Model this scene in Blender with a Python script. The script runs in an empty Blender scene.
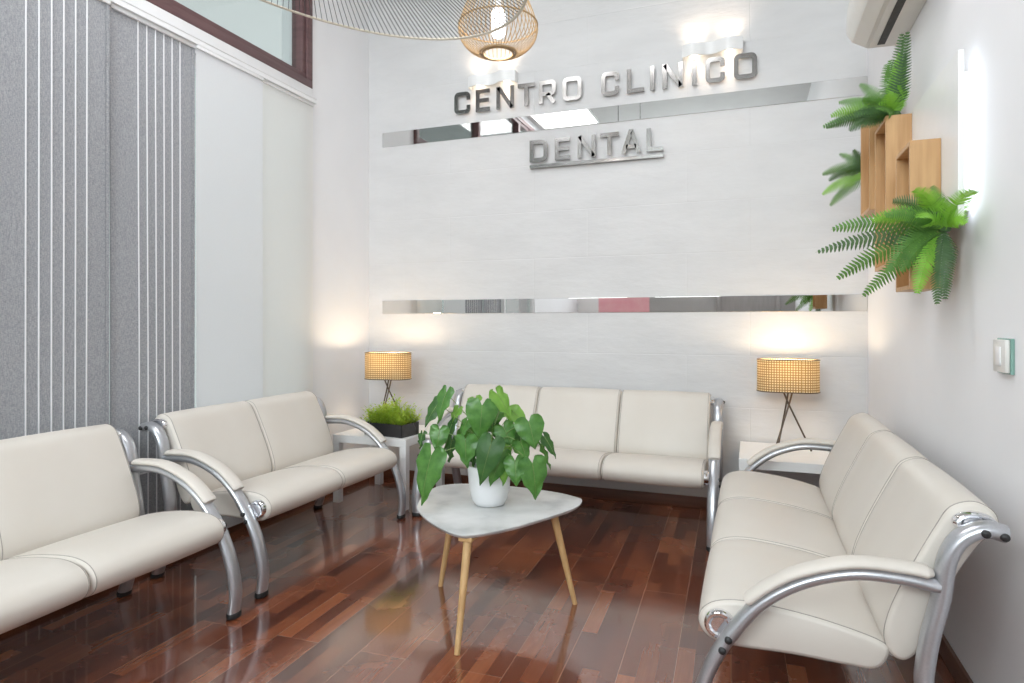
import bpy, bmesh, math, random
from mathutils import Vector, Matrix, noise
PI = math.pi
C = bpy.context.scene.collection
SC = bpy.context.scene
rnd = random.Random(7)

# ------------------------------------------------------------------ room numbers (metres)
XR, XL, YB, YF, ZC = 0.71, -3.02, 4.65, -2.4, 4.25
CAM_H, CS, CC = 1.3, 0.34855, 0.93729

# ------------------------------------------------------------------ materials
def mat(name, col, rough=0.5, metal=0.0, emit=None, estr=0.0, trans=0.0, spec=None, coat=0.0, sheen=0.0):
    m = bpy.data.materials.new(name); m.use_nodes = True
    b = m.node_tree.nodes['Principled BSDF']
    b.inputs['Base Color'].default_value = (*col, 1)
    b.inputs['Roughness'].default_value = rough
    b.inputs['Metallic'].default_value = metal
    if emit: b.inputs['Emission Color'].default_value = (*emit, 1); b.inputs['Emission Strength'].default_value = estr
    b.inputs['Transmission Weight'].default_value = trans
    if spec is not None: b.inputs['Specular IOR Level'].default_value = spec
    b.inputs['Coat Weight'].default_value = coat
    b.inputs['Sheen Weight'].default_value = sheen
    return m
def nd(m, t, **kw):
    n = m.node_tree.nodes.new(t)
    for k, v in kw.items():
        if k in n.inputs: n.inputs[k].default_value = v
        else: setattr(n, k, v)
    return n
def lk(m, a, b): m.node_tree.links.new(a, b)
def bsdf(m): return m.node_tree.nodes['Principled BSDF']
def coords(m, kind='Object', scale=(1,1,1), rot=(0,0,0)):
    tc = nd(m, 'ShaderNodeTexCoord'); mp = nd(m, 'ShaderNodeMapping')
    mp.inputs['Scale'].default_value = scale; mp.inputs['Rotation'].default_value = rot
    lk(m, tc.outputs[kind], mp.inputs['Vector']); return mp.outputs['Vector']
def ramp(m, fac, stops):
    r = nd(m, 'ShaderNodeValToRGB'); e = r.color_ramp.elements
    while len(e) < len(stops): e.new(0.5)
    for q, (p, c) in zip(e, stops): q.position = p; q.color = (*c, 1)
    lk(m, fac, r.inputs['Fac']); return r.outputs['Color']
def noisy(m, scale, stops, detail=4, vec=None, bump=0.0, bdist=0.002):
    v = vec or coords(m)
    n = nd(m, 'ShaderNodeTexNoise', Scale=scale, Detail=detail); lk(m, v, n.inputs['Vector'])
    if stops: lk(m, ramp(m, n.outputs['Fac'], stops), bsdf(m).inputs['Base Color'])
    if bump:
        b = nd(m, 'ShaderNodeBump', Strength=bump, Distance=bdist); lk(m, n.outputs['Fac'], b.inputs['Height'])
        lk(m, b.outputs['Normal'], bsdf(m).inputs['Normal'])
    return n

M = {}
M['wall'] = mat('white_wall_paint', (.83,.83,.845), .55); noisy(M['wall'], 3, [(0.3,(.825,.825,.845)),(.7,(.85,.85,.87))], bump=.12, bdist=.01)
M['rear'] = mat('rear_wall_paint', (.42,.41,.40), .6); noisy(M['rear'], 2, [(.3,(.40,.39,.38)),(.7,(.44,.43,.42))])
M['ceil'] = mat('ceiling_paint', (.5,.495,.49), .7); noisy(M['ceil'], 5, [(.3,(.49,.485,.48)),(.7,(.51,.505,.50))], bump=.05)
# whitewashed stone facing of the back wall
m = M['panel'] = mat('whitewashed_stone_facing', (.75,.75,.765), .5)
v = coords(m)
n1 = nd(m, 'ShaderNodeTexNoise', Scale=2.2, Detail=8, Roughness=.62); lk(m, coords(m, scale=(1,1,3)), n1.inputs['Vector'])
lk(m, ramp(m, n1.outputs['Fac'], [(.3,(.62,.615,.62)),(.65,(.675,.67,.675))]), bsdf(m).inputs['Base Color'])
br = nd(m, 'ShaderNodeTexBrick', Scale=1.0, **{'Mortar Size': .004, 'Mortar Smooth': .6, 'Brick Width': 1.13, 'Row Height': .357})
br.offset = .37
sw = nd(m, 'ShaderNodeSeparateXYZ'); cw = nd(m, 'ShaderNodeCombineXYZ'); lk(m, v, sw.inputs[0])
lk(m, sw.outputs['X'], cw.inputs['X']); lk(m, sw.outputs['Z'], cw.inputs['Y']); lk(m, cw.outputs[0], br.inputs['Vector'])
mx = nd(m, 'ShaderNodeMath', operation='MULTIPLY_ADD'); mx.inputs[1].default_value = -.22
lk(m, br.outputs['Fac'], mx.inputs[0]); lk(m, n1.outputs['Fac'], mx.inputs[2])
bp = nd(m, 'ShaderNodeBump', Strength=.35, Distance=.02); lk(m, mx.outputs[0], bp.inputs['Height']); lk(m, bp.outputs['Normal'], bsdf(m).inputs['Normal'])

# dark red strip parquet
m = M['floor'] = mat('cherry_strip_parquet', (.12,.04,.02), .2, coat=.9)
bsdf(m).inputs['Coat Roughness'].default_value = .08; bsdf(m).inputs['Coat IOR'].default_value = 1.75
v = coords(m, rot=(0,0,PI/2 - math.radians(1.5)))
bk = nd(m, 'ShaderNodeTexBrick', Scale=1.0, **{'Mortar Size': .0007, 'Mortar Smooth': .3, 'Brick Width': .44, 'Row Height': .066, 'Bias': 0.0,
     'Color1': (0,0,0,1), 'Color2': (1,1,1,1), 'Mortar': (.5,.5,.5,1)}); bk.offset = .37; bk.offset_frequency = 2
lk(m, v, bk.inputs['Vector'])
bd = nd(m, 'ShaderNodeTexBrick', Scale=1.0, **{'Mortar Size': .0010, 'Mortar Smooth': .2, 'Brick Width': 2.2, 'Row Height': .198, 'Bias': 0.0,
     'Color1': (0,0,0,1), 'Color2': (1,1,1,1), 'Mortar': (.5,.5,.5,1)}); bd.offset = .43
lk(m, v, bd.inputs['Vector'])
gr = nd(m, 'ShaderNodeTexNoise', Scale=1.0, Detail=9, Roughness=.65); lk(m, coords(m, scale=(60,3.2,1)), gr.inputs['Vector'])
blot = nd(m, 'ShaderNodeTexNoise', Scale=1.6, Detail=3); lk(m, coords(m), blot.inputs['Vector'])
def mth(m, op, a, b):
    n = nd(m, 'ShaderNodeMath', operation=op)
    for i, q in enumerate((a, b)):
        if isinstance(q, (int, float)): n.inputs[i].default_value = q
        else: lk(m, q, n.inputs[i])
    return n.outputs[0]
s1 = nd(m, 'ShaderNodeSeparateColor'); lk(m, bk.outputs['Color'], s1.inputs[0])
s2 = nd(m, 'ShaderNodeSeparateColor'); lk(m, bd.outputs['Color'], s2.inputs[0])
f = mth(m, 'ADD', mth(m, 'MULTIPLY', s1.outputs[0], .42), mth(m, 'MULTIPLY', s2.outputs[0], .22))
f = mth(m, 'ADD', f, mth(m, 'MULTIPLY', gr.outputs['Fac'], .28))
f = mth(m, 'ADD', f, mth(m, 'MULTIPLY', blot.outputs['Fac'], .24))
col = ramp(m, f, [(.18,(.045,.012,.008)),(.42,(.100,.026,.013)),(.62,(.190,.053,.023)),(.95,(.37,.125,.052))])
mixc = nd(m, 'ShaderNodeMix', data_type='RGBA'); lk(m, bd.outputs['Fac'], mixc.inputs['Factor'])
lk(m, col, mixc.inputs['A']); mixc.inputs['B'].default_value = (.36,.22,.15,1)
lk(m, mixc.outputs['Result'], bsdf(m).inputs['Base Color'])
rg = nd(m, 'ShaderNodeTexNoise', Scale=2.5, Detail=6); lk(m, coords(m), rg.inputs['Vector'])
mr = nd(m, 'ShaderNodeMapRange'); mr.inputs['To Min'].default_value = .16; mr.inputs['To Max'].default_value = .36
lk(m, rg.outputs['Fac'], mr.inputs['Value']); lk(m, mr.outputs['Result'], bsdf(m).inputs['Roughness'])
b1 = nd(m, 'ShaderNodeBump', Strength=.10, Distance=.003); lk(m, f, b1.inputs['Height']); lk(m, b1.outputs['Normal'], bsdf(m).inputs['Normal'])

m = M['leather'] = mat('cream_leatherette', (.65,.61,.565), .44)
noisy(m, 260, None, detail=3, bump=.10, bdist=.001)
n_ = nd(m, 'ShaderNodeTexNoise', Scale=3.0, Detail=3); lk(m, coords(m), n_.inputs['Vector'])
lk(m, ramp(m, n_.outputs['Fac'], [(.35,(.64,.595,.54)),(.7,(.67,.63,.58))]), bsdf(m).inputs['Base Color'])
M['piping'] = mat('cream_piping', (.34,.31,.28), .6); noisy(M['piping'], 80, [(.3,(.32,.29,.26)),(.7,(.36,.33,.30))])
M['silver'] = mat('silver_powder_coat', (.50,.51,.54), .3, .75); noisy(M['silver'], 200, [(.3,(.48,.49,.52)),(.7,(.53,.54,.57))])
M['chrome'] = mat('chrome', (.82,.82,.84), .08, 1.0); noisy(M['chrome'], 30, [(.3,(.80,.80,.82)),(.7,(.84,.84,.86))])
M['black'] = mat('black_rubber', (.015,.015,.016), .5); noisy(M['black'], 60, [(.3,(.013,.013,.014)),(.7,(.02,.02,.021))])
M['mirror'] = mat('mirror_strip', (.80,.80,.79), .02, 1.0); noisy(M['mirror'], 4, [(.3,(.66,.66,.65)),(.7,(.70,.70,.69))])
M['letter'] = mat('polished_steel_letter', (.33,.32,.31), .16, 1.0); noisy(M['letter'], 20, [(.3,(.32,.31,.30)),(.7,(.34,.33,.32))])
M['white'] = mat('white_lacquer', (.82,.82,.82), .32); noisy(M['white'], 20, [(.3,(.81,.81,.81)),(.7,(.83,.83,.83))])
M['white_metal'] = mat('white_painted_metal', (.78,.78,.79), .45); noisy(M['white_metal'], 20, [(.3,(.77,.77,.78)),(.7,(.79,.79,.80))])
M['plastic'] = mat('warm_white_plastic', (.70,.69,.66), .38); noisy(M['plastic'], 20, [(.3,(.69,.68,.65)),(.7,(.71,.70,.67))])
M['grille'] = mat('grille_black', (.03,.03,.03), .6); noisy(M['grille'], 50, [(.3,(.02,.02,.02)),(.7,(.04,.04,.04))])
m = M['tabletop'] = mat('pale_stone_laminate', (.66,.66,.655), .28)
noisy(m, 5, [(.35,(.40,.41,.415)),(.48,(.54,.545,.545)),(.68,(.64,.645,.645))], detail=6)
def wood(name, a, b, sc=(30,30,2.5), rough=.45):
    m = mat(name, a, rough); noisy(m, 1.4, [(.3,a),(.7,b)], detail=7, vec=coords(m, scale=sc), bump=.08); return m
M['beech'] = wood('light_beech', (.50,.30,.13), (.64,.42,.20))
M['oak'] = wood('honey_oak', (.46,.255,.105), (.60,.36,.165))
M['basewood'] = wood('brown_skirting_wood', (.10,.035,.018), (.16,.06,.03), (3,3,30))
M['doorwood'] = wood('grey_door_laminate', (.30,.28,.27), (.36,.34,.33))
M['frame'] = wood('aubergine_window_frame', (.105,.055,.058), (.15,.08,.082), (2,2,30), .4)
M['rattan'] = wood('golden_rattan', (.36,.235,.11), (.50,.345,.18), (40,40,40))
M['ring'] = mat('pale_gold_ring', (.62,.56,.46), .4, .3); noisy(M['ring'], 30, [(.3,(.60,.54,.44)),(.7,(.65,.59,.49))])
M['string'] = mat('dark_cord', (.055,.055,.06), .6); noisy(M['string'], 50, [(.3,(.05,.05,.055)),(.7,(.07,.07,.075))])
M['bronze'] = mat('bronze_tube', (.13,.10,.075), .35, .8); noisy(M['bronze'], 50, [(.3,(.12,.09,.07)),(.7,(.15,.115,.085))])
M['planter'] = mat('gloss_black_planter', (.022,.022,.024), .15); noisy(M['planter'], 9, [(.3,(.02,.02,.022)),(.7,(.026,.026,.028))])
M['soil'] = mat('soil', (.05,.03,.02), .9); noisy(M['soil'], 60, [(.3,(.03,.018,.012)),(.7,(.08,.05,.03))], bump=.8)
M['pot'] = mat('white_ceramic', (.80,.81,.83), .22); noisy(M['pot'], 9, [(.3,(.79,.80,.82)),(.7,(.81,.82,.84))])
M['bulb'] = mat('lit_bulb', (1,1,1), .5, emit=(1,.96,.98), estr=3.5)
M['warmbulb'] = mat('warm_lit_bulb', (1,.9,.7), .5, emit=(1,.84,.62), estr=10.5)
M['led'] = mat('cool_led_strip', (1,1,1), .5, emit=(.84,.91,1), estr=3.0)
M['fillpanel'] = mat('ceiling_fill_glow', (1,1,1), .5, emit=(.98,.985,1), estr=9.0)  # glow of the added, unseen ceiling fill panels
for k in ('bulb','warmbulb','led','fillpanel'):
    n = noisy(M[k], 8, [(.3,(.9,.9,.9)),(.7,(1,1,1))])
def leafmat(name, a, b, sc=40, rough=.38, tl=.25):
    m = mat(name, a, rough); noisy(m, sc, [(.3,a),(.7,b)], bump=.15)
    t = nd(m, 'ShaderNodeBsdfTranslucent'); t.inputs['Color'].default_value = (b[0]*1.6, b[1]*1.5, b[2], 1)
    mx = nd(m, 'ShaderNodeMixShader'); mx.inputs[0].default_value = tl
    o = m.node_tree.nodes['Material Output']
    lk(m, bsdf(m).outputs[0], mx.inputs[1]); lk(m, t.outputs[0], mx.inputs[2]); lk(m, mx.outputs[0], o.inputs['Surface'])
    return m
M['leaf'] = leafmat('heart_leaf_green', (.040,.145,.028), (.115,.285,.062), 34, .30)
M['leaf_light'] = leafmat('young_leaf_green', (.14,.33,.045), (.22,.43,.08), 30)
M['leaf_dark'] = leafmat('old_leaf_green', (.028,.095,.022), (.06,.165,.04), 30)
M['stem'] = leafmat('leaf_stalk', (.16,.26,.07), (.24,.33,.11), 30, tl=.05)
M['fern'] = leafmat('fern_green', (.055,.16,.028), (.12,.28,.05), 25, .5)
M['fern_light'] = leafmat('bright_fern_green', (.14,.36,.03), (.25,.52,.06), 25, .5)
M['fern_dark'] = leafmat('deep_fern_green', (.035,.095,.03), (.075,.16,.05), 25, .5)
M['grass'] = leafmat('lime_sprig_green', (.20,.36,.03), (.42,.55,.08), 20, .5, .35)
# curtain cloths
def cloth(name, a, b, tlf=.1):
    m = mat(name, a, .85)
    n1 = nd(m, 'ShaderNodeTexNoise', Scale=1.0, Detail=3); lk(m, coords(m, scale=(90,90,450)), n1.inputs['Vector'])
    n2 = nd(m, 'ShaderNodeTexNoise', Scale=1.0, Detail=3); lk(m, coords(m, scale=(350,350,60)), n2.inputs['Vector'])
    s = mth(m, 'MULTIPLY', mth(m, 'ADD', n1.outputs['Fac'], n2.outputs['Fac']), .5)
    lk(m, ramp(m, s, [(.38,a),(.62,b)]), bsdf(m).inputs['Base Color'])
    t = nd(m, 'ShaderNodeBsdfTranslucent'); t.inputs['Color'].default_value = (*b,1)
    mx = nd(m, 'ShaderNodeMixShader'); mx.inputs[0].default_value = tlf
    lk(m, bsdf(m).outputs[0], mx.inputs[1]); lk(m, t.outputs[0], mx.inputs[2]); lk(m, mx.outputs[0], m.node_tree.nodes['Material Output'].inputs['Surface'])
    return m
M['cloth_grey'] = cloth('grey_woven_blind', (.24,.245,.265), (.43,.435,.455), .07)
M['cloth_stripe'] = cloth('white_stripe_thread', (.85,.85,.87), (.88,.88,.9))
M['cloth_white'] = cloth('pale_plain_blind', (.84,.84,.865), (.87,.87,.89), .38)
M['cloth_warm'] = cloth('warm_pale_blind', (.85,.845,.83), (.88,.875,.86), .38)
# woven cane lampshade: weave with little openings
m = M['cane'] = mat('woven_cane', (.62,.42,.17), .6)
tc = nd(m, 'ShaderNodeTexCoord'); uvm = nd(m, 'ShaderNodeMapping'); lk(m, tc.outputs['UV'], uvm.inputs['Vector'])
wb = nd(m, 'ShaderNodeTexBrick', Scale=1.0, **{'Mortar Size': .0032, 'Mortar Smooth': .1, 'Brick Width': .0155, 'Row Height': .0155}); wb.offset = 0
lk(m, uvm.outputs[0], wb.inputs['Vector'])
lk(m, ramp(m, wb.outputs['Fac'], [(.3,(.86,.72,.47)),(.7,(.40,.25,.10))]), bsdf(m).inputs['Base Color'])
tr = nd(m, 'ShaderNodeBsdfTranslucent'); 
mc = nd(m, 'ShaderNodeMix', data_type='RGBA'); lk(m, wb.outputs['Fac'], mc.inputs['Factor']); mc.inputs['A'].default_value = (.95,.88,.68,1); mc.inputs['B'].default_value = (.36,.24,.10,1)
lk(m, mc.outputs['Result'], tr.inputs['Color'])
mx = nd(m, 'ShaderNodeMixShader'); mx.inputs[0].default_value = .38
lk(m, bsdf(m).outputs[0], mx.inputs[1]); lk(m, tr.outputs[0], mx.inputs[2]); lk(m, mx.outputs[0], m.node_tree.nodes['Material Output'].inputs['Surface'])
# glass
m = M['glass'] = mat('window_glass', (.80,.85,.84), .05); noisy(m, 3, [(.3,(.78,.83,.82)),(.7,(.82,.87,.86))])
tp = nd(m, 'ShaderNodeBsdfTransparent'); tp.inputs['Color'].default_value = (.93,.96,.95,1); gl = nd(m, 'ShaderNodeBsdfGlossy'); gl.inputs['Roughness'].default_value = .03
mx = nd(m, 'ShaderNodeMixShader'); mx.inputs[0].default_value = .10; lk(m, tp.outputs[0], mx.inputs[1]); lk(m, gl.outputs[0], mx.inputs[2]); lk(m, mx.outputs[0], m.node_tree.nodes['Material Output'].inputs['Surface'])
M['glass_edge'] = mat('green_glass_edge', (.30,.52,.45), .1, trans=.3); noisy(M['glass_edge'], 30, [(.3,(.28,.50,.43)),(.7,(.34,.56,.49))])
M['poster_white'] = mat('poster_white', (.85,.84,.83), .5); noisy(M['poster_white'], 5, [(.3,(.84,.83,.82)),(.7,(.86,.85,.84))])
M['poster_pink'] = mat('poster_pink', (.85,.40,.44), .5); noisy(M['poster_pink'], 5, [(.3,(.84,.37,.42)),(.7,(.87,.48,.50))])
M['reflection_grey'] = mat('pane_reflection_grey', (.36,.38,.38), .8); noisy(M['reflection_grey'], 5, [(.3,(.34,.36,.36)),(.7,(.38,.40,.40))])  # grey of the slab added as the dark reflection in the pane

# ------------------------------------------------------------------ object helpers
def link_mesh(name, bm, m, parent=None, smooth=True, angle=40):
    bmesh.ops.recalc_face_normals(bm, faces=bm.faces)
    me = bpy.data.meshes.new(name); bm.to_mesh(me); bm.free()
    for mm in (m if isinstance(m, (list, tuple)) else [m]): me.materials.append(M[mm] if isinstance(mm, str) else mm)
    if smooth:
        for p in me.polygons: p.use_smooth = True
        try: me.set_sharp_from_angle(angle=math.radians(angle))
        except Exception: pass
    o = bpy.data.objects.new(name, me); C.objects.link(o)
    if parent: o.parent = parent
    return o
def tag(o, label, cat, group=None, kind=None):
    if label: o['label'] = label
    if cat: o['category'] = cat
    if group: o['group'] = group
    if kind: o['kind'] = kind
    return o
def thing(name, label, cat, loc=(0,0,0), rz=0, group=None):
    o = bpy.data.objects.new(name, None); C.objects.link(o); o.empty_display_size = .1
    o.location = loc; o.rotation_euler = (0,0,rz); return tag(o, label, cat, group)
def struct(name, bm, m, **k):
    o = link_mesh(name, bm, m, **k); o['kind'] = 'structure'; return o
def copy_tree(o, parent=None):
    c = o.copy(); C.objects.link(c)
    if parent: c.parent = parent
    for ch in [q for q in KIDS(o)]: copy_tree(ch, c)
    return c
def KIDS(o): return list(o.children)
def box(bm, lo, hi, bev=0.0, seg=2, mi=0):
    t = bmesh.new(); bmesh.ops.create_cube(t, size=1)
    for v in t.verts: v.co = Vector([lo[i] + (v.co[i]+.5)*(hi[i]-lo[i]) for i in range(3)])
    if bev: bmesh.ops.bevel(t, geom=t.edges[:], offset=bev, segments=seg, profile=.5, affect='EDGES')
    merge(bm, t, mi)
def merge(bm, t, mi=0):
    vm = [bm.verts.new(v.co) for v in t.verts]; t.verts.index_update()
    for f in t.faces:
        try: g = bm.faces.new([vm[v.index] for v in f.verts]); g.material_index = mi
        except ValueError: pass
    t.free()
def B(lo, hi, bev=0.0, seg=2):
    bm = bmesh.new(); box(bm, lo, hi, bev, seg); return bm
def catmull(pts, n=8, closed=False):
    P = [Vector(p) for p in pts]; out = []; N = len(P)
    rng = range(N) if closed else range(N-1)
    for i in rng:
        if closed: a,b,c,d = P[(i-1)%N],P[i],P[(i+1)%N],P[(i+2)%N]
        else: b,c = P[i],P[i+1]; a = P[i-1] if i else b*2-c; d = P[i+2] if i+2 < N else c*2-b
        for k in range(n):
            t = k/n
            out.append(.5*((2*b)+(c-a)*t+(2*a-5*b+4*c-d)*t*t+(3*b-a-3*c+d)*t**3))
    if not closed: out.append(P[-1])
    return out
def sweep(bm, path, ra, rb=None, side=None, seg=12, closed=False, taper=None, mi=0, cap=True):
    """oval tube along path; ra = half width along `side`, rb = the other half width"""
    rb = rb or ra; N = len(path); rings = []; prev = None
    for i, p in enumerate(path):
        if closed: t = path[(i+1)%N]-path[(i-1)%N]
        else: t = path[min(i+1,N-1)]-path[max(i-1,0)]
        t = t.normalized()
        if side is not None: s = Vector(side)
        elif prev is None: s = t.orthogonal()
        else: s = prev
        s = (s - t*s.dot(t)).normalized(); prev = s; u = t.cross(s)
        k = taper(i/(N-1)) if taper else 1
        rings.append([bm.verts.new(p + s*math.cos(a)*ra*k + u*math.sin(a)*rb*k) for a in [2*PI*j/seg for j in range(seg)]])
    for i in range(N if closed else N-1):
        A, Bq = rings[i], rings[(i+1)%N]
        for j in range(seg):
            f = bm.faces.new((A[j], A[(j+1)%seg], Bq[(j+1)%seg], Bq[j])); f.material_index = mi
    if not closed and cap:
        for r in (rings[0][::-1], rings[-1]):
            f = bm.faces.new(r); f.material_index = mi
def lathe(bm, prof, cx=0, cy=0, seg=32, mi=0, sx=1, sy=1):
    rings = []
    for r, z in prof:
        if r < 1e-6: rings.append([bm.verts.new((cx,cy,z))])
        else: rings.append([bm.verts.new((cx+r*sx*math.cos(2*PI*j/seg), cy+r*sy*math.sin(2*PI*j/seg), z)) for j in range(seg)])
    for A, Bq in zip(rings, rings[1:]):
        for j in range(seg):
            k = (j+1)%seg
            if len(A) == 1 and len(Bq) == 1: continue
            if len(A) == 1: f = bm.faces.new((A[0], Bq[j], Bq[k]))
            elif len(Bq) == 1: f = bm.faces.new((A[j], A[k], Bq[0]))
            else: f = bm.faces.new((A[j], A[k], Bq[k], Bq[j]))
            f.material_index = mi
def prism(bm, poly, axis, a, b, mi=0):
    """extrude 2-D polygon along axis (0,1,2) from a to b"""
    def pt(p, h):
        q = [p[0], p[1]]; q.insert(axis, h); return Vector(q)
    A = [bm.verts.new(pt(p, a)) for p in poly]; Bq = [bm.verts.new(pt(p, b)) for p in poly]
    n = len(poly)
    for i in range(n): bm.faces.new((A[i], A[(i+1)%n], Bq[(i+1)%n], Bq[i])).material_index = mi
    bm.faces.new(A[::-1]).material_index = mi; bm.faces.new(Bq).material_index = mi

# ------------------------------------------------------------------ the setting
struct('floor', B((XL-.3,YF-.2,-.1),(XR+.3,YB+.3,0)), 'floor', smooth=False)
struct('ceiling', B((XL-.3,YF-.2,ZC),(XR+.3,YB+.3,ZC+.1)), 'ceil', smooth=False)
struct('wall_back', B((XL-.3,YB,0),(XR+.3,YB+.2,ZC)), 'panel', smooth=False)
struct('wall_right', B((XR,YF,0),(XR+.2,YB,ZC)), 'wall', smooth=False)
FX0, FX1, FZ0, FZ1 = -2.75, .45, 2.15, 4.0
bm = bmesh.new(); box(bm,(XL-.3,YF-.2,0),(XR+.3,YF,FZ0)); box(bm,(XL-.3,YF-.2,FZ1),(XR+.3,YF,ZC)); box(bm,(XL-.3,YF-.2,FZ0),(FX0,YF,FZ1)); box(bm,(FX1,YF-.2,FZ0),(XR+.3,YF,FZ1))
struct('wall_front', bm, 'rear', smooth=False)
WZ0, WZ1, WY0, WY1 = 3.00, 4.15, -1.2, 3.87
bm = bmesh.new()
GY0, GY1, GZ0, GZ1 = .2, 3.82, .12, 2.86
box(bm, (XL-.25,YF,0), (XL,YB,GZ0)); box(bm, (XL-.25,YF,GZ1), (XL,YB,WZ0)); box(bm, (XL-.25,YF,GZ0), (XL,GY0,GZ1)); box(bm, (XL-.25,GY1,GZ0), (XL,YB,GZ1)); box(bm, (XL-.25,YF,WZ1), (XL,YB,ZC))
box(bm, (XL-.25,YF,WZ0), (XL,WY0,WZ1)); box(bm, (XL-.25,WY1,WZ0), (XL,YB,WZ1))
struct('wall_left', bm, 'wall', smooth=False)
struct('baseboard_back', B((XL,YB-.015,0),(XR,YB,.08), .003), 'basewood')
struct('baseboard_right', B((XR-.015,YF,0),(XR,YB-.015,.08), .003), 'basewood')
struct('baseboard_left', B((XL,YF,0),(XL+.015,YB-.015,.08), .003), 'basewood')
# transom window, frame in steps
bm = bmesh.new()
for (o_, i_, d0, d1) in ((0,.055,-.10,.03),(.05,.095,-.08,.012)):
    y0,y1,z0,z1 = WY0+o_, WY1-o_, WZ0+o_, WZ1-o_; w = i_-o_
    box(bm,(XL+d0,y0,z0),(XL+d1,y1,z0+w),.003); box(bm,(XL+d0,y0,z1-w),(XL+d1,y1,z1),.003)
    box(bm,(XL+d0,y0,z0+w),(XL+d1,y0+w,z1-w),.003); box(bm,(XL+d0,y1-w,z0+w),(XL+d1,y1,z1-w),.003)
for y in (.9, 2.3): box(bm,(XL-.08,y-.035,WZ0+.09),(XL+.012,y+.035,WZ1-.09),.003)
win = struct('window_1', bm, 'frame')
link_mesh('pane', B((XL-.045,WY0+.08,WZ0+.08),(XL-.039,WY1-.08,WZ1-.08)), 'glass', win, smooth=False)
bm = bmesh.new()
box(bm,(XL-.10,GY0,GZ0),(XL-.01,GY1,GZ0+.06),.003); box(bm,(XL-.10,GY0,GZ1-.06),(XL-.01,GY1,GZ1),.003)
for y in (GY0, 1.38, 2.57, GY1-.06): box(bm,(XL-.10,y,GZ0+.06),(XL-.01,y+.06,GZ1-.06),.003)
wl = struct('window_3', bm, 'white_metal'); link_mesh('pane', B((XL-.06,GY0+.04,GZ0+.04),(XL-.054,GY1-.04,GZ1-.04)), 'glass', wl, smooth=False)
struct('trim_1', B((XL,-1.3,2.925),(XL+.03,3.87,WZ0), .004), 'white_metal')          # white board under the transom
struct('reflection_slab', B((XL-3.2,-3,4.35),(XL-.26,4.55,4.5)), 'reflection_grey', smooth=False)   # added slab, stands in for the dark ceiling reflection in the transom pane
bm = bmesh.new()
box(bm,(FX0,YF-.08,FZ0),(FX1,YF+.02,FZ0+.07),.003); box(bm,(FX0,YF-.08,FZ1-.07),(FX1,YF+.02,FZ1),.003)
for x in (FX0, -1.70, -.66, FX1-.07): box(bm,(x,YF-.08,FZ0+.07),(x+.07,YF+.02,FZ1-.07),.003)
wf = struct('added_window', bm, 'frame'); link_mesh('pane', B((FX0+.05,YF-.04,FZ0+.05),(FX1-.05,YF-.034,FZ1-.05)), 'glass', wf, smooth=False)  # made-up window behind the camera, added to let the fill light in
ld = bpy.data.lights.new('added_fill_light','AREA'); ld.shape = 'RECTANGLE'; ld.size = 3.1; ld.size_y = 1.8; ld.energy = 240; ld.color = (.92,.96,1)  # unseen area lamp added as fill for surfaces facing the camera
lo = bpy.data.objects.new('added_fill_light', ld); C.objects.link(lo); lo.location = (-1.15,YF-.35,3.1); lo.rotation_euler = (math.radians(84),0,0)
# door in the front wall (behind the viewpoint, seen in the mirror strips)
bm = bmesh.new(); box(bm,(-.55,YF,0),(-.47,YF+.05,2.1),.004); box(bm,(.40,YF,0),(.48,YF+.05,2.1),.004); box(bm,(-.47,YF,2.02),(.40,YF+.05,2.1),.004)
d = struct('door_1', bm, 'doorwood')
link_mesh('door_leaf', B((-.47,YF+.002,0.005),(.40,YF+.035,2.02),.003), 'doorwood', d)
bm = bmesh.new(); sweep(bm, catmull([(.32,YF+.035,1.02),(.32,YF+.08,1.02),(.22,YF+.085,1.02)],5), .009); link_mesh('door_handle', bm, 'chrome', d)
p = thing('wall_poster', 'wide poster, half white and half pink, on the wall facing the mirror strips', 'poster', (-2.55,YF+.012,1.35))
link_mesh('poster_white_half', B((-.80,-.01,0),(-.08,.006,.75)), 'poster_white', p, smooth=False)
link_mesh('poster_pink_half', B((-.08,-.01,0),(.85,.006,.75)), 'poster_pink', p, smooth=False)

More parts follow.
